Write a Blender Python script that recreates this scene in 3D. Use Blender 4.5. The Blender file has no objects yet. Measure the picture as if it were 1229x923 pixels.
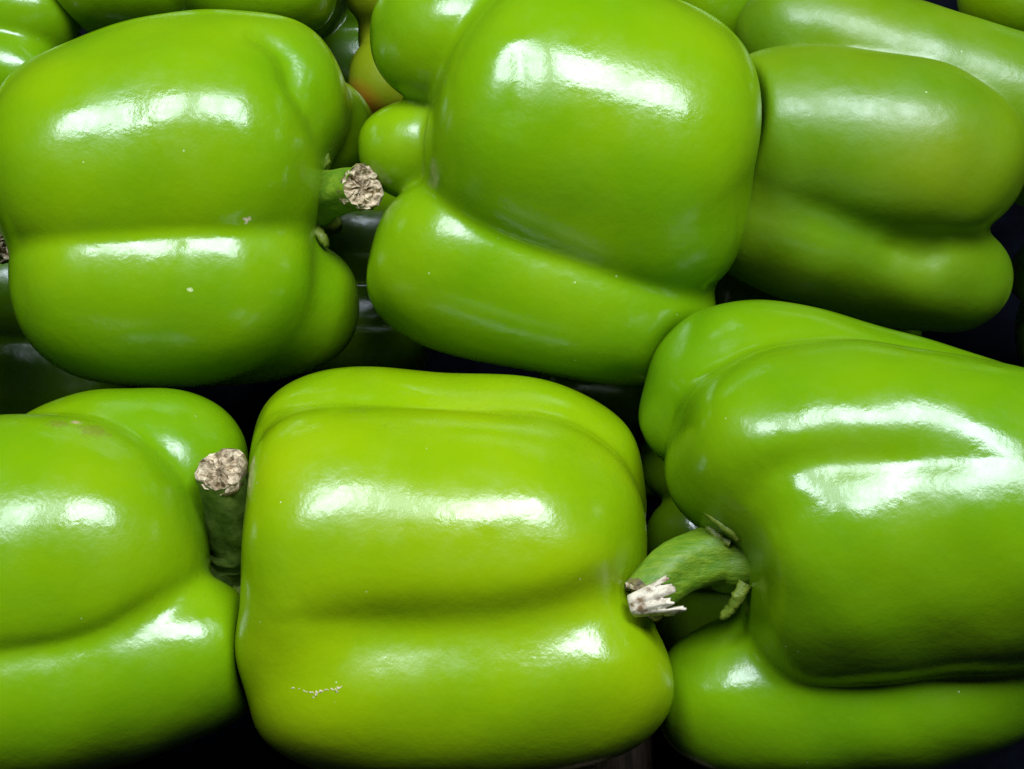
import bpy, math, random
import numpy as np
from mathutils import Vector

# ------------------------------------------------------------------ camera
sc = bpy.context.scene
W, H = 1229.0, 923.0
PITCH = math.radians(65)
DIST, HFOV = 0.42, math.radians(32)
F = (W / 2) / math.tan(HFOV / 2)              # focal length in photo pixels
ZP = 0.125                                    # height of the upper layer's axes above the tray
CAM = np.array([0.0, -DIST * math.cos(PITCH), ZP + DIST * math.sin(PITCH)])
FWD = np.array([0.0, math.cos(PITCH), -math.sin(PITCH)])
RGT = np.array([1.0, 0.0, 0.0])
UPV = np.array([0.0, math.sin(PITCH), math.cos(PITCH)])
cd = bpy.data.cameras.new('camera')
cam = bpy.data.objects.new('camera', cd)
sc.collection.objects.link(cam)
cam.location = CAM
cam.rotation_euler = (math.pi / 2 - PITCH, 0, 0)
cd.sensor_fit = 'HORIZONTAL'
cd.angle = HFOV
cd.clip_start, cd.clip_end = 0.01, 50
sc.camera = cam

# ------------------------------------------------------------------ light: a dim hall, two bright ceiling panels
wd = bpy.data.worlds.new('World')
sc.world = wd
wd.use_nodes = True
bg = wd.node_tree.nodes['Background']
bg.inputs[0].default_value = (0.86, 0.93, 1.0, 1)
bg.inputs[1].default_value = 0.014

def panel(name, x, y, z, sx, sy, power):
    l = bpy.data.lights.new(name, 'AREA')
    l.shape, l.size, l.size_y, l.energy = 'RECTANGLE', sx, sy, power
    l.color = (0.86, 0.95, 1.12)
    o = bpy.data.objects.new(name, l)
    o.location = (x, y, z)
    sc.collection.objects.link(o)
    return o
panel('ceiling_light', -0.36, 0.32, 1.30, 0.40, 0.46, 13.0)
panel('ceiling_light', 0.34, 0.32, 1.30, 0.66, 0.46, 21.5)
sc.view_settings.view_transform = 'Standard'
sc.view_settings.look = 'None'
sc.view_settings.exposure = 0.0
sc.view_settings.gamma = 1.0

# ------------------------------------------------------------------ pixel helpers
def ray(x, y):
    return FWD + RGT * ((x - W / 2) / F) + UPV * ((H / 2 - y) / F)     # depth 1 along FWD
def on_height(x, y, z):
    r = ray(x, y)
    return (z - CAM[2]) / r[2]                                         # depth where the ray reaches height z
def at_depth(x, y, d):
    return CAM + ray(x, y) * d

# ------------------------------------------------------------------ tagging
def tag(o, label=None, cat=None, group=None, kind=None):
    if label: o['label'] = label
    if cat: o['category'] = cat
    if group: o['group'] = group
    if kind: o['kind'] = kind
    return o

def link_mesh(name, verts, faces, mat, parent=None, smooth=True):
    me = bpy.data.meshes.new(name)
    me.from_pydata([tuple(v) for v in verts], [], [tuple(int(i) for i in f) for f in faces])
    me.update()
    if smooth:
        me.polygons.foreach_set('use_smooth', [True] * len(me.polygons))
    me.materials.append(mat)
    o = bpy.data.objects.new(name, me)
    sc.collection.objects.link(o)
    if parent is not None:
        o.parent = parent
    return o

# ------------------------------------------------------------------ materials
def nd(nt, kind, **kw):
    n = nt.nodes.new(kind)
    for k, v in kw.items():
        setattr(n, k, v)
    return n

def mixc(nt, fac, a, b, mode='MIX'):
    m = nd(nt, 'ShaderNodeMix', data_type='RGBA', blend_type=mode)
    for s, v in ((m.inputs[0], fac), (m.inputs[6], a), (m.inputs[7], b)):
        if isinstance(v, bpy.types.NodeSocket): nt.links.new(v, s)
        elif isinstance(v, (int, float)): s.default_value = v
        else: s.default_value = (*v, 1)
    return m.outputs[2]

def noise(nt, co, scale, detail=3, rough=0.5):
    n = nd(nt, 'ShaderNodeTexNoise')
    nt.links.new(co, n.inputs['Vector'])
    n.inputs['Scale'].default_value = scale
    n.inputs['Detail'].default_value = detail
    n.inputs['Roughness'].default_value = rough
    return n.outputs['Fac']

def ramp(nt, v, lo, hi, a=0.0, b=1.0):
    m = nd(nt, 'ShaderNodeMapRange')
    m.clamp = True
    nt.links.new(v, m.inputs[0])
    for i, x in enumerate((lo, hi, a, b)):
        m.inputs[i + 1].default_value = x
    return m.outputs[0]

def skin_mat(name, seed, base, pale, deep, blush=None, scars=(), gloss=0.0):
    """Waxy pepper skin: mottled colour, pin specks, faint waviness; scars = (point, radius, colour, amount)."""
    m = bpy.data.materials.new(name)
    m.use_nodes = True
    nt = m.node_tree
    b = nt.nodes['Principled BSDF']
    geo = nd(nt, 'ShaderNodeTexCoord')
    mp = nd(nt, 'ShaderNodeMapping')
    mp.inputs['Location'].default_value = (seed * 0.37, seed * 0.91, seed * 0.13)
    nt.links.new(geo.outputs['Object'], mp.inputs['Vector'])
    co = mp.outputs['Vector']
    big = ramp(nt, noise(nt, co, 28, 2), 0.35, 0.68)
    col = mixc(nt, big, base, pale)
    mid = ramp(nt, noise(nt, co, 70, 3), 0.5, 0.8, 0, 0.25)
    col = mixc(nt, mid, col, deep)
    fine = ramp(nt, noise(nt, co, 520, 3, 0.6), 0.3, 0.75, 0, 0.22)
    col = mixc(nt, fine, col, pale)
    if blush is not None:
        pt, rad, bc = blush
        vd = nd(nt, 'ShaderNodeVectorMath', operation='DISTANCE')
        nt.links.new(geo.outputs['Object'], vd.inputs[0]); vd.inputs[1].default_value = tuple(pt)
        col = mixc(nt, ramp(nt, vd.outputs['Value'], rad * 0.2, rad, 0.9, 0), col, bc)
    rough_add = None
    # pale pin specks of dust and pores
    vor = nd(nt, 'ShaderNodeTexVoronoi'); vor.inputs['Scale'].default_value = 190
    nt.links.new(co, vor.inputs['Vector'])
    sp = ramp(nt, vor.outputs['Distance'], 0.025, 0.05, 1, 0)
    gate = ramp(nt, noise(nt, co, 95, 1), 0.56, 0.6)
    mul = nd(nt, 'ShaderNodeMath', operation='MULTIPLY'); nt.links.new(sp, mul.inputs[0]); nt.links.new(gate, mul.inputs[1])
    mul2 = nd(nt, 'ShaderNodeMath', operation='MULTIPLY'); nt.links.new(mul.outputs[0], mul2.inputs[0]); mul2.inputs[1].default_value = 0.7
    col = mixc(nt, mul2.outputs[0], col, (0.62, 0.72, 0.40))
    for pt, rad, sc_col, amount in scars:
        vd = nd(nt, 'ShaderNodeVectorMath', operation='DISTANCE')
        nt.links.new(geo.outputs['Object'], vd.inputs[0]); vd.inputs[1].default_value = tuple(pt)
        wob = ramp(nt, noise(nt, co, 900, 3, 0.7), 0.2, 0.8, -rad * 0.8, rad * 0.8)
        ad = nd(nt, 'ShaderNodeMath', operation='ADD'); nt.links.new(vd.outputs['Value'], ad.inputs[0]); nt.links.new(wob, ad.inputs[1])
        col = mixc(nt, ramp(nt, ad.outputs[0], rad * 0.45, rad * 0.9, amount, 0), col, sc_col)
    nt.links.new(col, b.inputs['Base Color'])
    # gloss: wax with smudges
    rg = ramp(nt, noise(nt, co, 75, 5, 0.7), 0.36, 0.66, 0.15 + gloss, 0.36 + gloss * 0.8)
    nt.links.new(rg, b.inputs['Roughness'])
    b.inputs['IOR'].default_value = 1.46
    b.inputs['Coat Weight'].default_value = 0.25 if gloss < 0.05 else 0.05
    b.inputs['Coat Roughness'].default_value = 0.16
    b.inputs['Subsurface Weight'].default_value = 0.0
    b.inputs['Subsurface Radius'].default_value = (0.8, 1.0, 0.15)
    b.inputs['Subsurface Scale'].default_value = 0.004
    # relief
    h1 = noise(nt, co, 260, 3, 0.5)
    h2 = noise(nt, co, 1400, 2, 0.5)
    bp = nd(nt, 'ShaderNodeBump'); bp.inputs['Distance'].default_value = 0.0008; bp.inputs['Strength'].default_value = 0.16
    nt.links.new(h1, bp.inputs['Height'])
    bp2 = nd(nt, 'ShaderNodeBump'); bp2.inputs['Distance'].default_value = 0.0002; bp2.inputs['Strength'].default_value = 0.10
    nt.links.new(h2, bp2.inputs['Height']); nt.links.new(bp.outputs[0], bp2.inputs['Normal'])
    nt.links.new(bp2.outputs[0], b.inputs['Normal']); nt.links.new(bp2.outputs[0], b.inputs['Coat Normal'])
    return m

def plain_mat(name, a, c, scale, rough, bump=0.3, stretch=(1, 1, 1), dist=0.001):
    m = bpy.data.materials.new(name)
    m.use_nodes = True
    nt = m.node_tree
    b = nt.nodes['Principled BSDF']
    tc = nd(nt, 'ShaderNodeTexCoord'); mp = nd(nt, 'ShaderNodeMapping')
    mp.inputs['Scale'].default_value = stretch
    nt.links.new(tc.outputs['Object'], mp.inputs['Vector'])
    n = noise(nt, mp.outputs[0], scale, 5, 0.65)
    nt.links.new(mixc(nt, ramp(nt, n, 0.35, 0.65), a, c), b.inputs['Base Color'])
    b.inputs['Roughness'].default_value = rough
    bp = nd(nt, 'ShaderNodeBump'); bp.inputs['Distance'].default_value = dist; bp.inputs['Strength'].default_value = bump
    nt.links.new(n, bp.inputs['Height']); nt.links.new(bp.outputs[0], b.inputs['Normal'])
    return m

STEM = plain_mat('stem_green', (0.075, 0.175, 0.003), (0.150, 0.245, 0.006), 170, 0.5, 0.6, (1, 3.2, 3.2), dist=0.0009)
STEM_DARK = plain_mat('stem_bruised', (0.05, 0.10, 0.01), (0.14, 0.20, 0.03), 260, 0.45, 0.6, dist=0.0006)
CUT = plain_mat('dry_cut_pith', (0.14, 0.09, 0.03), (0.74, 0.60, 0.38), 420, 0.8, 1.0, dist=0.001)
FIBRE = plain_mat('torn_white_fibre', (0.16, 0.09, 0.03), (0.70, 0.62, 0.44), 330, 0.75, 0.5, dist=0.0006)
FIBRE.node_tree.nodes['Map Range'].inputs[1].default_value = 0.34
FIBRE.node_tree.nodes['Map Range'].inputs[2].default_value = 0.54
BARK = plain_mat('brown_stem_rim', (0.06, 0.045, 0.015), (0.24, 0.20, 0.06), 350, 0.6, 0.8)
CORK = plain_mat('corky_scar', (0.36, 0.30, 0.12), (0.66, 0.56, 0.36), 700, 0.85, 0.6)
CALYX = plain_mat('calyx_green', (0.08, 0.14, 0.006), (0.23, 0.29, 0.03), 300, 0.4, 0.9, dist=0.0008)

# ------------------------------------------------------------------ lobed bodies as one smooth skin
class Lobe:
    """A blunt-ended lobe between two tips; t = end/start girth, bow bends its middle sideways."""
    def __init__(self, a, b, r, p0=3.0, p1=3.0, t=1.0, bow=None, flat=1.0, flat_dir=None):
        self.a, self.b, self.r, self.p0, self.p1, self.t = np.array(a), np.array(b), r, p0, p1, t
        self.bow = None if bow is None else np.array(bow)
        self.flat, self.fd = flat, flat_dir
        self.k = None
    def dist(self, P):
        c = (self.a + self.b) / 2
        ax = self.b - self.a
        hl = np.linalg.norm(ax) / 2
        ax = ax / (2 * hl)
        q = P - c
        u = (q @ ax) / hl
        if self.bow is not None:
            q = q - np.outer(np.clip(1 - u * u, 0, 1), self.bow)
            u = (q @ ax) / hl
        rad = q - np.outer(u * hl, ax)
        if self.fd is not None:
            fd = self.fd - (self.fd @ ax) * ax
            fd = fd / np.linalg.norm(fd)
            rad = rad + np.outer((rad @ fd) * (1 / self.flat - 1), fd)
        tt = 1 + (self.t - 1) * np.clip((u + 1) / 2, 0, 1)
        rho = np.sqrt((rad ** 2).sum(1)) / (self.r * tt)
        au = np.abs(u)
        p = np.where(u < 0, self.p0, self.p1)
        g = (au ** p + rho ** p + 1e-12) ** (1 / p)
        return (g - 1) * self.r
    def box(self):
        m = self.r * max(1, self.t, self.flat) * 1.05 + (0 if self.bow is None else np.abs(self.bow).max())
        return np.minimum(self.a, self.b) - m, np.maximum(self.a, self.b) + m

def smin(a, b, k):
    h = np.maximum(k - np.abs(a - b), 0) / k
    return np.minimum(a, b) - h * h * k * 0.25

class Body:
    def __init__(self, lobes, k, seed, bumps=0.00030, dents=()):
        self.lobes, self.k, self.dents = lobes, k, dents
        rs = np.random.RandomState(seed)
        self.w = rs.normal(size=(9, 3)); self.w /= np.linalg.norm(self.w, axis=1)[:, None]
        self.w *= np.concatenate([rs.uniform(70, 130, 5), rs.uniform(160, 420, 4)])[:, None]
        self.ph = rs.uniform(0, 6.28, 9)
        self.amp = bumps
        self.carve = []
        self.grooves = []
    def raw(self, P):
        d = None
        for l in self.lobes:
            x = l.dist(P)
            d = x if d is None else smin(d, x, l.k or self.k)
        return d
    def f(self, P):
        d = self.raw(P)
        for (pt, rad, depth) in self.dents:
            d = d + depth * np.exp(-((P - pt) ** 2).sum(1) / (rad * rad))
        for pts, dep, wid, thin in self.grooves:
            m = np.abs(d) < 0.012
            lo, hi = pts.min(0) - 3 * wid, pts.max(0) + 3 * wid
            m &= ((P > lo) & (P < hi)).all(1)
            if m.any():
                Q = P[m]
                best = np.full(len(Q), 9.0); bd = np.zeros(len(Q))
                for pt, dp in zip(pts, dep):
                    q = ((Q - pt) ** 2).sum(1)
                    c = q < best
                    best[c] = q[c]; bd[c] = dp
                d[m] += bd * (np.exp(-best / wid ** 2) * 0.75 + 0.45 * np.exp(-np.sqrt(best + (thin * .35) ** 2) / thin))
        m = np.abs(d) < 0.008
        Q = P[m]
        if len(Q):
            s = np.zeros(len(Q))
            for w, ph in zip(self.w, self.ph):
                s += np.sin(Q @ w + ph) / (np.linalg.norm(w) / 200) ** 1.3
            d[m] += self.amp * s * 0.4
        m = np.abs(d) < 0.02
        for other in self.carve:                       # where two peppers press together the lower one yields
            lo, hi = other.box()
            mm = m & ((P > lo - 0.003) & (P < hi + 0.003)).all(1)
            if mm.any():
                d[mm] = -smin(-d[mm], other.raw(P[mm]) - 0.0004, 0.002)
        return d
    def box(self):
        b = [l.box() for l in self.lobes]
        return np.min([x[0] for x in b], 0), np.max([x[1] for x in b], 0)
    def mesh(self, vox):
        lo, hi = self.box()
        lo = lo - 2 * vox
        n = np.ceil((hi + 2 * vox - lo) / vox).astype(int) + 1
        xs = [lo[i] + vox * np.arange(n[i]) for i in range(3)]
        G = np.empty(n)
        for i, x in enumerate(xs[0]):
            Y, Z = np.meshgrid(xs[1], xs[2], indexing='ij')
            P = np.stack([np.full(Y.size, x), Y.ravel(), Z.ravel()], 1)
            G[i] = self.f(P).reshape(Y.shape)
        S = G < 0
        m = n - 1
        acc = np.zeros((*m, 3)); cnt = np.zeros(m)
        off = [(0, 0, 0), (1, 0, 0), (0, 1, 0), (1, 1, 0), (0, 0, 1), (1, 0, 1), (0, 1, 1), (1, 1, 1)]
        edges = [(0, 1), (2, 3), (4, 5), (6, 7), (0, 2), (1, 3), (4, 6), (5, 7), (0, 4), (1, 5), (2, 6), (3, 7)]
        sl = lambda A, o: A[o[0]:o[0] + m[0], o[1]:o[1] + m[1], o[2]:o[2] + m[2]]
        for a, b in edges:
            ga, gb = sl(G, off[a]), sl(G, off[b])
            cr = (ga < 0) != (gb < 0)
            t = np.where(cr, ga / np.where(cr, ga - gb, 1), 0)
            for ax in range(3):
                pos = off[a][ax] + t * (off[b][ax] - off[a][ax])
                acc[..., ax] += np.where(cr, pos, 0)
            cnt += cr
        act = cnt > 0
        idx = -np.ones(m, int)
        idx[act] = np.arange(act.sum())
        ijk = np.argwhere(act)
        V = lo + vox * (ijk + acc[act] / cnt[act][:, None])
        faces = []
        for ax in range(3):
            b_, c_ = (ax + 1) % 3, (ax + 2) % 3
            s0 = [slice(None)] * 3; s1 = [slice(None)] * 3
            s0[ax] = slice(0, -1); s1[ax] = slice(1, None)
            cr = S[tuple(s0)] != S[tuple(s1)]
            e = np.argwhere(cr)
            e = e[(e[:, b_] > 0) & (e[:, c_] > 0) & (e[:, b_] < m[b_]) & (e[:, c_] < m[c_])]
            db = np.eye(3, dtype=int)[b_]; dc = np.eye(3, dtype=int)[c_]
            q = [idx[tuple((e - o).T)] for o in (db + dc, dc, db * 0, db)]
            q = np.stack(q, 1)
            ins = S[tuple(e.T)]
            q[~ins] = q[~ins][:, ::-1]
            faces.append(q)
        Fq = np.concatenate(faces)
        Fq = Fq[(Fq >= 0).all(1)]
        for _ in range(2):                              # pull onto the exact surface
            f0 = self.f(V); e = 2e-4
            g = np.stack([(self.f(V + e * np.eye(3)[i]) - f0) / e for i in range(3)], 1)
            gl = np.maximum((g ** 2).sum(1), 0.15)
            V = V - g * np.clip(f0 / gl, -vox, vox)[:, None]
        return V, Fq

def frame_along(pts):
    pts = np.array(pts)
    tang = np.gradient(pts, axis=0)
    tang /= np.linalg.norm(tang, axis=1)[:, None]
    ref = np.array([0.3, 0.2, 0.93])
    out = []
    for t in tang:
        n = np.cross(t, ref); n /= np.linalg.norm(n)
        out.append((t, n, np.cross(t, n)))
    return out

def smooth_path(pts, n):
    """Catmull-Rom through points of any dimension."""
    pts = np.array(pts, float)
    p = np.vstack([2 * pts[0] - pts[1], pts, 2 * pts[-1] - pts[-2]])
    out = []
    for s in np.linspace(0, len(pts) - 1 - 1e-6, n):
        i = int(s); t = s - i
        a, b, c, d = p[i:i + 4]
        out.append(0.5 * (2 * b + (c - a) * t + (2 * a - 5 * b + 4 * c - d) * t * t + (3 * b - a - 3 * c + d) * t ** 3))
    return np.array(out)

def surface_hit(P, x, y):
    r = ray(x, y)
    ts = np.linspace(P.d0 - 0.09, P.d0 + 0.09, 900)
    pts = CAM[None] + r[None] * ts[:, None]
    d = P.body.f(pts)
    i = int(np.argmax(d < 0))
    return pts[i]

class Ctx: pass
PEPPERS = []

def pepper(label, centre, z, lobes, k=26, seed=1, colour=0, stem=None, calyx=None, cut=None, torn=False, scars=(), blush=None,
           grooves=(), cork=(), sepals=(), gloss=0.0, vox=0.0011, group='green bell peppers heaped in the tray', bumps=0.00045, dents=(), stem_dark=False):
    """centre = photo pixel of the middle, z = its height over the tray. Lobes in pixels, third value = pixels towards the viewer."""
    P = Ctx()
    P.label, P.group, P.seed, P.colour = label, group, seed, colour
    P.d0 = on_height(centre[0], centre[1], z)
    P.s = P.d0 / F
    P.pt = lambda x, y, c: at_depth(x, y, P.d0 - c * P.s)
    LL = []
    for L in lobes:
        a, b, r = L[0], L[1], L[2]
        o = L[3] if len(L) > 3 else {}
        bow = None
        if 'bow' in o:
            bx, by, bc = o['bow']
            bow = (RGT * bx - UPV * by - FWD * bc) * P.s
        fd = None
        if 'flat' in o:
            fd = -FWD
        LL.append(Lobe(P.pt(*a), P.pt(*b), r * P.s, o.get('p0', 3), o.get('p1', 3), o.get('t', 1), bow, o.get('flat', 1), fd))
        LL[-1].k = o['k'] * P.s if 'k' in o else None
    dn = [(P.pt(*d[0]), d[1] * P.s, d[2] * P.s) for d in dents]
    P.body = Body(LL, k * P.s, seed, bumps, dn)
    found = []
    for line, wid, dep, *wr in grooves:
        w0, w1 = wr[0] if wr else (1, 1)
        pl = smooth_path(line, 64)
        pts = [surface_hit(P, x, y) for x, y in pl]
        wrap = np.arange(1, 13) * 0.0022
        pts = np.array([pts[0] + FWD * t for t in wrap[::-1] if w0] + pts + [pts[-1] + FWD * t for t in wrap if w1])
        u = np.linspace(0, 1, len(pts))
        found.append((pts, dep * P.s * np.clip(np.minimum(u, 1 - u) / 0.26, 0.1, 1), wid * P.s, wid * 0.28 * P.s))
    P.body.grooves = found
    P.stem, P.calyx, P.cut, P.torn, P.scars, P.blush, P.vox = stem, calyx, cut, torn, scars, blush, vox
    P.stem_dark, P.cork, P.sepals, P.gloss = stem_dark, cork, sepals, gloss
    PEPPERS.append(P)
    return P

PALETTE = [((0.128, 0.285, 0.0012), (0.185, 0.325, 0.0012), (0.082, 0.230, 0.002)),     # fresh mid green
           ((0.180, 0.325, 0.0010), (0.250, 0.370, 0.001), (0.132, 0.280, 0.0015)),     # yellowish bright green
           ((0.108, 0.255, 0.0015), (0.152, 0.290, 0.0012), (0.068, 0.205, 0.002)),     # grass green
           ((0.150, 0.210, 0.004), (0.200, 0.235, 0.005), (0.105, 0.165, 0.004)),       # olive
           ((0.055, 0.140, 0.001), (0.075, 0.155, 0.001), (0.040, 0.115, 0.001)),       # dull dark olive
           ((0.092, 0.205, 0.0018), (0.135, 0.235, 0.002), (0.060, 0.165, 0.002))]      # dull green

def build(P):
    V, Fq = P.body.mesh(P.vox)
    base = np.array([(V[:, 0].min() + V[:, 0].max()) / 2, (V[:, 1].min() + V[:, 1].max()) / 2, V[:, 2].min()])
    sc_pts = []
    for (x, y), rad, col, amt in P.scars:
        sc_pts.append((surface_hit(P, x, y) - base, rad * P.s, col, amt))
    bl = None
    if P.blush:
        bl = (surface_hit(P, *P.blush[0]) - base, P.blush[1] * P.s, P.blush[2])
    mat = skin_mat('pepper_skin', P.seed, *PALETTE[P.colour], blush=bl, scars=sc_pts, gloss=P.gloss)
    if P.stem is None and not P.cork:
        o = link_mesh('bell_pepper', V - base, Fq, mat)
        o.location = base
        tag(o, P.label, 'pepper', P.group)
        return o
    root = bpy.data.objects.new('bell_pepper', None)
    root.empty_display_size = 0.01
    sc.collection.objects.link(root)
    root.location = base
    tag(root, P.label, 'pepper', P.group)
    link_mesh('body', V - base, Fq, mat, root)
    for line in P.cork:                                # corky healed scratches standing a hair proud of the skin
        rr_ = random.Random(9)
        pl = smooth_path(line, 40)
        c = np.array([surface_hit(P, x, y) for x, y in pl]) - base
        vs, fs = [], []
        for i, q in enumerate(c):
            tg = c[min(i + 1, 39)] - c[max(i - 1, 0)]; tg = tg / (np.linalg.norm(tg) + 1e-9)
            sd = np.cross(tg, -FWD); sd /= np.linalg.norm(sd)
            r_ = P.s * (0.9 + 1.5 * rr_.random() ** 2) * (0.5 + 0.5 * min(1, i / 14))
            j_ = sd * P.s * rr_.uniform(-0.8, 0.8)
            for a_ in range(6):
                th = a_ * math.pi / 3
                vs.append(q + j_ + r_ * (math.cos(th) * sd - 0.6 * math.sin(th) * FWD))
        for i in range(39):
            for a_ in range(6):
                fs.append((i * 6 + a_, i * 6 + (a_ + 1) % 6, (i + 1) * 6 + (a_ + 1) % 6, (i + 1) * 6 + a_))
        link_mesh('scar', vs, fs, CORK, root)
    if P.stem is None:
        return root
    # stem: ridged tube
    rs = random.Random(P.seed)
    path = smooth_path([np.append(P.pt(x, y, c), r * P.s) for x, y, c, r in P.stem], 22)
    fr = frame_along(path[:, :3])
    NS = 30
    vs, fs = [], []
    for i, (q, (t, n, b)) in enumerate(zip(path, fr)):
        for j in range(NS):
            a = 2 * math.pi * j / NS
            rr = q[3] * (1 + 0.06 * math.cos(5 * a + 0.1 * i) + 0.025 * math.cos(13 * a + 0.05 * i) + 0.03 * math.sin(3 * a + P.seed) + 0.02 * math.sin(i * 1.3 + a))
            vs.append(q[:3] + rr * (math.cos(a) * n + math.sin(a) * b) - base)
    for i in range(len(path) - 1):
        for j in range(NS):
            fs.append((i * NS + j, i * NS + (j + 1) % NS, (i + 1) * NS + (j + 1) % NS, (i + 1) * NS + j))
    st = link_mesh('stem', vs, fs, STEM_DARK if P.stem_dark else STEM, root)
    # cut end: rough cap with a brown rim
    tip, rt = path[-1, :3], path[-1, 3]
    t, n, b = fr[-1]
    if P.cut is not None:
        t = (RGT * P.cut[0] - UPV * P.cut[1] - FWD * P.cut[2]); t = t / np.linalg.norm(t)
        n = n - (n @ t) * t; n /= np.linalg.norm(n); b = np.cross(t, n)
    vs, fs = [], []
    rings = [(1.02, -0.35), (1.10, -0.12), (1.05, 0.02), (0.93, 0.12), (0.80, 0.07), (0.66, 0.0), (0.5, 0.05), (0.34, 0.0), (0.18, 0.06)]
    NC = 36
    for ri, (rr, hh) in enumerate(rings):
        for j in range(NC):
            a = 2 * math.pi * j / NC
            w = 1 + 0.07 * math.sin(3 * a + P.seed) + rs.uniform(-0.05, 0.05)
            h = hh + (rs.uniform(-0.17, 0.15) if ri > 1 else 0)
            a += rs.uniform(-0.07, 0.07) if ri > 1 else 0
            vs.append(tip + rt * (rr * w * (math.cos(a) * n + math.sin(a) * b) + h * t) - base)
    vs.append(tip + rt * 0.06 * t - base)
    rim, pith = [], []
    for ri in range(len(rings) - 1):
        for j in range(NC):
            (rim if ri < 2 else pith).append((ri * NC + j, ri * NC + (j + 1) % NC, (ri + 1) * NC + (j + 1) % NC, (ri + 1) * NC + j))
    for j in range(NC):
        pith.append(((len(rings) - 1) * NC + j, (len(rings) - 1) * NC + (j + 1) % NC, len(vs) - 1))
    ce = link_mesh('cut_end', vs, rim + pith, BARK, st)
    ce.data.materials.append(CUT)
    for i, p in enumerate(ce.data.polygons):
        p.material_index = 0 if i < len(rim) else 1
        p.use_smooth = i < len(rim)
    if P.torn:
        # a fan of torn white fibres hanging from the cut
        o0, o1, wd0, wd1 = P.torn
        A, B = P.pt(*o0), P.pt(*o1)
        ax = B - A; ln = np.linalg.norm(ax); ax /= ln
        side = np.cross(ax, -FWD); side /= np.linalg.norm(side); nn = np.cross(side, ax)
        NU, NV = 27, 9
        vs, fs = [], []
        tooth = [0.88, 0.92, 0.74, 0.95, 1.0, 1.0, 0.72, 0.86, 0.84, 0.90, 0.70, 1.04, 1.08, 0.8]
        for layer in (1, -1):
            for v in range(NV):
                fv = v / (NV - 1)
                for u in range(NU):
                    fu = u / (NU - 1)
                    tl = tooth[int(fu * 13.99) % 14] if fv > 0.7 else 1
                    ww = (wd0 + (wd1 - wd0) * fv) * P.s
                    bulge = 0.35 * wd0 * P.s * (1 - (2 * fu - 1) ** 2)
                    rip = 0.0003 * math.sin(fu * 23) * fv + 0.0002 * math.sin(fu * 9 + 1)
                    vs.append(A + ax * ln * fv * tl + side * ww * (fu - 0.5) + nn * (bulge + rip + layer * 0.0007) - base)
        nL = NU * NV
        for v in range(NV - 1):
            for u in range(NU - 1):
                q = (v * NU + u, v * NU + u + 1, (v + 1) * NU + u + 1, (v + 1) * NU + u)
                fs.append(q); fs.append(tuple(nL + i for i in reversed(q)))
        edge = [u for u in range(NU)] + [v * NU + NU - 1 for v in range(1, NV)] + [(NV - 1) * NU + u for u in range(NU - 2, -1, -1)] + [v * NU for v in range(NV - 2, 0, -1)]
        for i in range(len(edge)):
            a_, b_ = edge[i], edge[(i + 1) % len(edge)]
            fs.append((b_, a_, a_ + nL, b_ + nL))
        tag(link_mesh('torn_fibre', vs, fs, FIBRE, st), 'frayed white fibres torn from the cut stem end')
    # calyx: knobbly collar with pointed sepals
    if P.calyx:
        (cx, cy, cc), rad, dirv, npts, ph = P.calyx
        c0 = P.pt(cx, cy, cc)
        t = RGT * dirv[0] - UPV * dirv[1] - FWD * dirv[2]; t = t / np.linalg.norm(t)
        n = np.cross(t, np.array([0.1, 0.9, 0.3])); n /= np.linalg.norm(n); b = np.cross(t, n)
        R0 = rad * P.s
        vs, fs = [], []
        NC = 60
        prof = [(0.15, 0.55), (0.42, 0.42), (0.60, 0.20), (0.80, 0.10), (1.0, 0.02), (1.0, -0.12), (0.75, -0.08), (0.3, 0.0)]
        for ri, (rr, hh) in enumerate(prof):
            for j in range(NC):
                a = 2 * math.pi * j / NC
                star = max(0.0, math.cos(npts / 2 * (a + ph))) ** 2 if npts % 2 == 0 else abs(math.cos(npts / 2 * (a + ph))) ** 3
                ext = 1 + (0.55 * star if rr > 0.7 else 0.12 * star)
                w = 1 + rs.uniform(-0.05, 0.05)
                lift = (0.22 * star * (rr > 0.7)) + rs.uniform(-0.04, 0.04)
                vs.append(c0 + R0 * (rr * ext * w * (math.cos(a) * n + math.sin(a) * b) + (hh + lift) * t) - base)
        for ri in range(len(prof) - 1):
            for j in range(NC):
                fs.append((ri * NC + j, ri * NC + (j + 1) % NC, (ri + 1) * NC + (j + 1) % NC, (ri + 1) * NC + j))
        link_mesh('calyx', vs, fs, CALYX, root)
    for line in P.sepals:                              # shrivelled sepal tips standing off the collar
        c = smooth_path([P.pt(*q) for q in line], 16)
        fr_ = frame_along(c)
        vs, fs = [], []
        for i, (q, (t, n, b)) in enumerate(zip(c, fr_)):
            u = i / 15
            r_ = P.s * 8.5 * (1 - 0.35 * u) * (0.35 + 0.65 * min(1, (1 - u) * 5)) * rs.uniform(0.88, 1.12)
            for j in range(10):
                a = 2 * math.pi * j / 10
                k_ = rs.uniform(0.8, 1.2)
                vs.append(q + r_ * k_ * (math.cos(a) * n + 0.7 * math.sin(a) * b) - base)
        for i in range(15):
            for j in range(10):
                fs.append((i * 10 + j, i * 10 + (j + 1) % 10, (i + 1) * 10 + (j + 1) % 10, (i + 1) * 10 + j))
        fs.append(tuple(150 + j for j in range(10)))
        link_mesh('sepal', vs, fs, CALYX, root)
    return root

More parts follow.
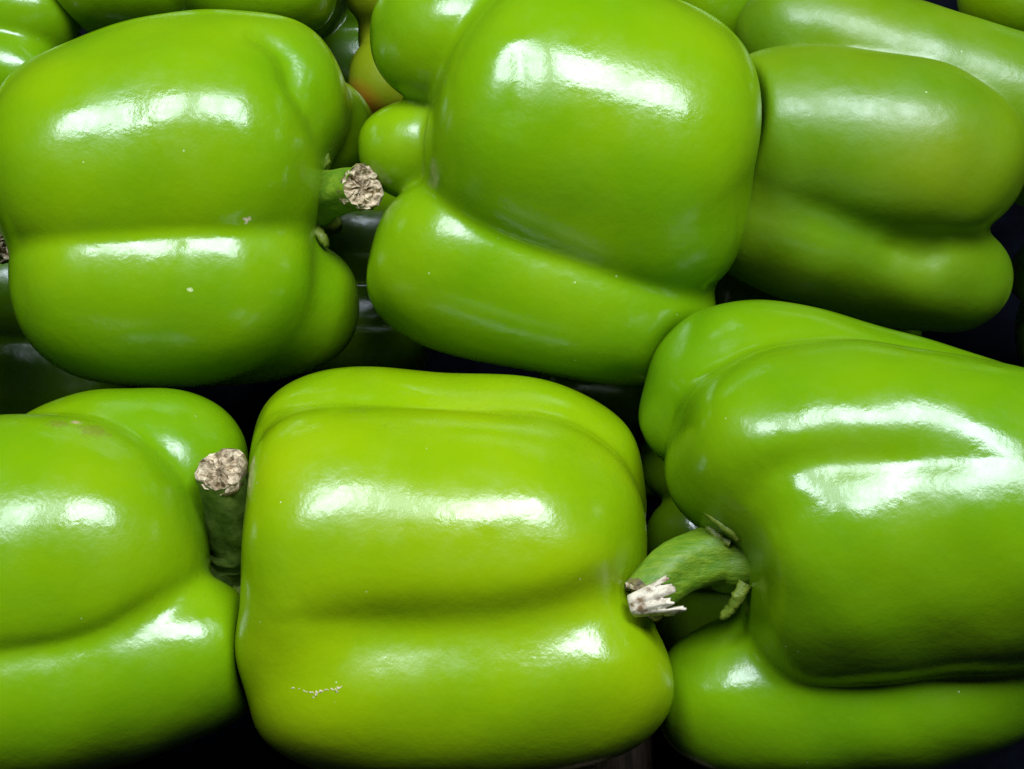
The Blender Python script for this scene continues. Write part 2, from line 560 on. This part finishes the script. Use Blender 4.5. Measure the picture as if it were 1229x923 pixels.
# ================================================================== the tray
def box(name, lo, hi, mat, parent=None, bevel=0.0):
    lo, hi = np.array(lo), np.array(hi)
    c = (lo + hi) / 2
    vs = [((hi if i & 1 else lo)[0] - c[0], (hi if i & 2 else lo)[1] - c[1], (hi if i & 4 else lo)[2] - c[2]) for i in range(8)]
    fs = [(0, 2, 3, 1), (4, 5, 7, 6), (0, 1, 5, 4), (2, 6, 7, 3), (0, 4, 6, 2), (1, 3, 7, 5)]
    o = link_mesh(name, vs, fs, mat, parent, smooth=False)
    o.location = c
    if bevel:
        m = o.modifiers.new('bevel', 'BEVEL'); m.width = bevel; m.segments = 2
    return o
def dull(m, v):
    m.node_tree.nodes['Principled BSDF'].inputs['Specular IOR Level'].default_value = v
    return m
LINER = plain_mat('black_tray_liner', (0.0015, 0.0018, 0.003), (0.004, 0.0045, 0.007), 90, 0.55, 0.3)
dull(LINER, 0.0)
WOOD = plain_mat('brown_wood', (0.055, 0.034, 0.018), (0.19, 0.125, 0.07), 60, 0.7, 0.5, (14, 1.2, 3))
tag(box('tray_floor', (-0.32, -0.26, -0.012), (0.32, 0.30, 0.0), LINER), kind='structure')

# ================================================================== upper layer
pepper('yellowish green pepper lying sideways with a corky white scratch on its lower lobe', (545, 690), ZP, [
    ((299, 670, 10), (775, 676, 8), 186, dict(p0=5, p1=2.5)),
    ((297, 814, 64), (796, 808, 60), 124, dict(p0=2.8, p1=2.5, k=22)),
    ((307, 578, -88), (772, 590, -88), 148, dict(p0=4.0, p1=2.4, k=8)),
    ((315, 740, -120), (755, 740, -120), 140, dict(p0=3, p1=2.6)),
], k=22, seed=3, colour=1, cork=[[(345, 826), (360, 827), (372, 831), (382, 831), (392, 828), (402, 827), (411, 824)], [(386, 830), (379, 834), (376, 838)], [(400, 827), (406, 831)]], grooves=[
    ([(326, 748), (400, 752), (500, 755), (600, 748), (680, 733), (755, 708)], 34, 20, (0, 1)),
    ([(340, 750), (400, 753), (500, 756), (600, 749), (680, 734), (740, 714)], 11, 5, (0, 0)),
    ([(312, 500), (345, 484), (400, 480), (480, 485), (560, 490), (620, 494)], 11, 6, (0, 0))])

pepper('glossy grass green pepper whose thick bent stem ends in torn white fibres', (1010, 640), ZP, [
    ((884, 658, 60), (1345, 618, 60), 178, dict(p0=4.5, p1=3)),
    ((805, 524, 79), (1345, 585, 72), 140, dict(p0=2.9, p1=3, k=22)),
    ((783, 446, -40), (1300, 585, -60), 126, dict(p0=2.8, p1=3.0, k=14)),
    ((811, 840, 10), (1300, 800, 20), 108, dict(p0=2.6, p1=2.1, k=12)),
    ((817, 846, -75), (1270, 780, -80), 105, dict(p0=2.4, p1=2.4, k=8)),
    ((900, 630, -120), (1290, 640, -120), 150),
], k=16, seed=5, colour=2, grooves=[
    ([(890, 612), (925, 572), (960, 558), (1040, 552), (1130, 550), (1240, 552)], 24, 7, (0, 0))],
    stem=[(935, 662, 40, 46), (893, 668, 68, 43), (872, 668, 78, 40), (848, 668, 88, 34), (803, 688, 112, 31), (770, 720, 130, 26)],
    calyx=((897, 668, 66), 50, (-1, 0.12, 0.3), 5, 0.75), sepals=[[(890, 645, 125), (870, 630, 130), (851, 614, 122), (832, 598, 105)], [(895, 700, 112), (886, 716, 112), (877, 730, 106), (864, 743, 98)], [(878, 650, 112), (860, 640, 108), (846, 628, 100)]], cut=(-0.7, 0.6, 0.25),
    torn=((758, 727, 150), (814, 712, 165), 26, 46))

pepper('green pepper with a straight stump of stem showing its round pale cut face', (215, 235), ZP, [
    ((-2, 210, 22), (384, 188, 24), 154, dict(p0=2.9, p1=2.8)),
    ((20, 160, 20), (412, 106, -15), 112, dict(p0=2.8, p1=2.5, k=16)),
    ((18, 347, 34), (383, 330, 34), 122, dict(p0=2.7, p1=2.4, k=10)),
    ((60, 355, -40), (428, 368, -30), 98, dict(p0=2.7, p1=2.4)),
    ((150, 170, -90), (437, 150, -90), 75, dict(p0=2.7, p1=2.4, k=10)),
    ((40, 250, -90), (370, 250, -90), 150),
], k=18, seed=8, colour=0, grooves=[
    ([(285, 42), (325, 52), (345, 75), (353, 105), (372, 140)], 16, 9, (0, 0))],
    stem=[(335, 243, -30, 46), (370, 240, -10, 38), (402, 232, 22, 28), (434, 226, 58, 25)],
    calyx=((370, 238, -40), 50, (1, -0.1, 0.3), 5, 0.9), sepals=[[(374, 205, -5), (384, 188, 10), (394, 172, 12), (405, 158, 5)], [(380, 200, 5), (388, 196, 15), (392, 180, 15)], [(374, 270, 0), (386, 284, 12), (394, 296, 5)]], cut=(0.45, 0.0, 0.9),
    scars=[((296, 263), 5, (0.75, 0.55, 0.45), 1.0), ((228, 348), 4, (0.6, 0.66, 0.3), 0.9)])

pepper('large plump pepper with a broad blotchy highlight and its blossom end turned aside', (680, 225), ZP + 0.008, [
    ((533, 112, 6), (896, 222, 0), 188, dict(p0=3.2, p1=3.2)),
    ((585, 212, 72), (886, 275, 52), 82, dict(p0=2.8, p1=3.2, k=20)),
    ((439, 294, 22), (841, 386, -12), 112, dict(p0=2.7, p1=2.5, k=12)),
    ((451, 38, 10), (800, 30, -20), 100, dict(p0=2.6, p1=2.6, k=12)),
    ((422, 182, -15), (760, 200, -60), 72, dict(p0=2.5, p1=2.6, k=8)),
    ((500, 200, -100), (850, 230, -100), 140),
], k=22, seed=13, colour=0, grooves=[
    ([(622, 40), (622, 100), (600, 170)], 22, 4, (0, 0))])

pepper('dull green pepper with a yellowish cheek and satin highlight beside the large plump pepper', (1060, 220), ZP - 0.020, [
    ((897, 18, -30), (1390, 205, -50), 96, dict(p0=2.6, p1=3)),
    ((852, 150, 66), (1229, 208, 70), 116, dict(p0=3.0, p1=2.1, k=14)),
    ((845, 250, 70), (1207, 347, 15), 86, dict(p0=3.0, p1=2.4, k=20)),
    ((890, 200, -90), (1185, 225, -90), 112),
], k=22, seed=21, colour=5, gloss=0.13, blush=((1125, 200), 95, (0.165, 0.245, 0.003)), grooves=[
    ([(1050, 290), (1100, 308), (1140, 304)], 20, 6, (0, 0))])

pepper('green pepper with a brown scab on top, its upright stem cut and corky', (40, 700), ZP - 0.003, [
    ((-260, 682, 28), (246, 664, 24), 176, dict(p0=3, p1=2.7)),
    ((-15, 580, -60), (299, 566, -60), 112, dict(p0=2.3, p1=2.6)),
    ((-260, 858, 66), (324, 768, 40), 126, dict(p0=3, p1=2.1)),
    ((-240, 720, -100), (250, 700, -100), 130),
], k=9, seed=34, colour=0, grooves=[
    ([(-60, 786), (0, 782), (60, 775), (120, 758), (180, 725), (236, 688)], 15, 5, (0, 0))],
    stem=[(268, 690, -70, 42), (285, 655, -40, 38), (281, 615, 10, 33), (266, 566, 60, 28)],
    calyx=((276, 680, -50), 40, (0.3, -0.4, 0.6), 5, 0.2), cut=(-0.15, -0.45, 0.85), stem_dark=True,
    scars=[((92, 507), 8, (0.42, 0.34, 0.15), 0.95), ((112, 516), 22, (0.17, 0.15, 0.02), 0.55), ((70, 508), 16, (0.17, 0.15, 0.02), 0.5)])

# ---- peppers behind, cut by the frame
pepper('dark glossy pepper sliver with two lobes wedged behind the round-cut-stem pepper', (10, 10), ZP - 0.02, [
    ((-150, 0, -20), (95, 30, -30), 68, dict(p1=2.6)),
    ((-150, 70, 10), (72, 100, 0), 56, dict(p1=2.6)),
], k=10, seed=41, colour=2)
pepper('pepper with two flat lobes peeking over the pepper with the round cut stem', (240, -70), ZP - 0.018, [
    ((62, -50, 10), (400, -70, 10), 108, dict(p0=3, p1=2.8)),
    ((215, -40, 70), (412, -28, 60), 78, dict(p0=2.6, p1=2.8)),
    ((120, -80, -60), (428, -30, -30), 110, dict(p0=3, p1=3)),
], k=10, seed=44, colour=0)
pepper('small olive pepper with an orange blush squeezed between two large peppers', (480, 40), ZP - 0.025, [
    ((410, -30, 10), (560, 0, 0), 58, dict(p0=2.4, p1=2.4)),
    ((416, 95, 0), (560, 90, 0), 56, dict(p0=2.4, p1=2.4)),
    ((430, 30, -40), (570, 40, -40), 70),
], k=10, seed=47, colour=3, blush=((434, 128), 38, (0.40, 0.10, 0.01)))
pepper('green pepper with a pale streak of light behind the large plump pepper', (880, -20), ZP - 0.025, [
    ((800, -10, 0), (960, 0, 0), 92, dict(p0=3, p1=3)),
    ((870, 60, -30), (960, 75, -30), 40),
], k=8, seed=52, colour=2)
pepper('corner of a green pepper behind the yellow-cheeked dull green pepper', (1250, -20), ZP - 0.02, [
    ((1165, -40, 0), (1400, 20, 0), 80),
    ((1180, -80, -20), (1400, -40, -20), 80),
], k=10, seed=53, colour=0)
pepper('shadowed pepper low beside the yellowish cheek of the dull green pepper', (1290, 325), 0.055, [
    ((1209, 328, 0), (1420, 330, 0), 58, dict(p0=2.4)),
    ((1225, 400, -40), (1420, 400, -40), 90, dict(p0=2.4)),
], k=10, seed=55, colour=2)
pepper('rounded shoulder of a pepper tucked behind the pepper with torn stem fibres', (1280, 480), 0.105, [
    ((1188, 480, 0), (1420, 490, 0), 55, dict(p0=2.4)),
    ((1200, 560, -40), (1420, 560, -40), 80, dict(p0=2.4)),
], k=10, seed=56, colour=0)
pepper('pepper mostly out of view, its dark brown cut stem poking past the round-cut-stem pepper', (-170, 300), ZP - 0.02, [
    ((-380, 260, 30), (-60, 260, 30), 120), ((-380, 370, 10), (-60, 370, 10), 120), ((-380, 310, -80), (-60, 310, -80), 130),
], k=14, seed=58, colour=2,
    stem=[(-90, 305, -10, 34), (-55, 300, 0, 30), (-20, 290, 10, 28), (8, 285, 20, 28)],
    calyx=((-62, 303, -10), 42, (1, -0.1, 0.3), 5, 0.9), cut=(0.7, 0.0, 0.6), stem_dark=True)

# ================================================================== lower layer, glimpsed in the gaps; last two added as light blockers
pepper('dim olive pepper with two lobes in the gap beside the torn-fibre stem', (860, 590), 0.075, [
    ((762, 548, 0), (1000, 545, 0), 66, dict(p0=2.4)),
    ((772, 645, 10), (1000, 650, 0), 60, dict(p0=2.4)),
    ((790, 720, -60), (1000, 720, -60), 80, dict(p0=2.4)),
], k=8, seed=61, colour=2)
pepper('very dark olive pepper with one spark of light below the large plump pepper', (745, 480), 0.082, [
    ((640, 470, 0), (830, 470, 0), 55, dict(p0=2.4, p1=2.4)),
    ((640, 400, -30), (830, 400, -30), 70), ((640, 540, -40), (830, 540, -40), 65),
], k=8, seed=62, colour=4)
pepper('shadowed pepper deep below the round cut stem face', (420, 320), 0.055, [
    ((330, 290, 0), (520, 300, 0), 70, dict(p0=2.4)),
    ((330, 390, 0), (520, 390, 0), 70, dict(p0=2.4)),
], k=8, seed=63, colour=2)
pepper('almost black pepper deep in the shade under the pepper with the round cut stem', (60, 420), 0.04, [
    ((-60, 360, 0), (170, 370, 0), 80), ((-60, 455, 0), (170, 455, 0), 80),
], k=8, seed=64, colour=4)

pepper('added dark pepper blocking light in the gap under the yellow-cheeked dull green pepper', (960, 340), 0.05, [
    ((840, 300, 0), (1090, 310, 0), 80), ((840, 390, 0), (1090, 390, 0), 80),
], k=8, seed=65, colour=4, vox=0.0016)  # added in dark skin to keep light off the tray floor here
pepper('added dark pepper blocking light under the small olive pepper with the orange blush', (410, 40), 0.05, [
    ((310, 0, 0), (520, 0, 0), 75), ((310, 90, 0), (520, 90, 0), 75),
], k=8, seed=66, colour=4, vox=0.0016)  # second added filler, stops light reaching the floor in this gap

# pairs that press together: first yields to second
for i, P in enumerate(PEPPERS):
    for Q in PEPPERS[:i]:
        lo1, hi1 = P.body.box(); lo2, hi2 = Q.body.box()
        if (lo1 < hi2).all() and (lo2 < hi1).all():
            P.body.carve.append(Q.body)
for P in PEPPERS:
    build(P)

# ================================================================== slat of the tray
q = at_depth(742, 905, on_height(742, 905, 0.05))
tag(box('wooden_slat', (q[0] - 0.009, q[1] - 0.05, 0.0), (q[0] + 0.009, q[1] + 0.012, 0.05), WOOD, bevel=0.002),
    'brown grainy wooden slat in the dark gap below the yellowish pepper', 'wooden slat')
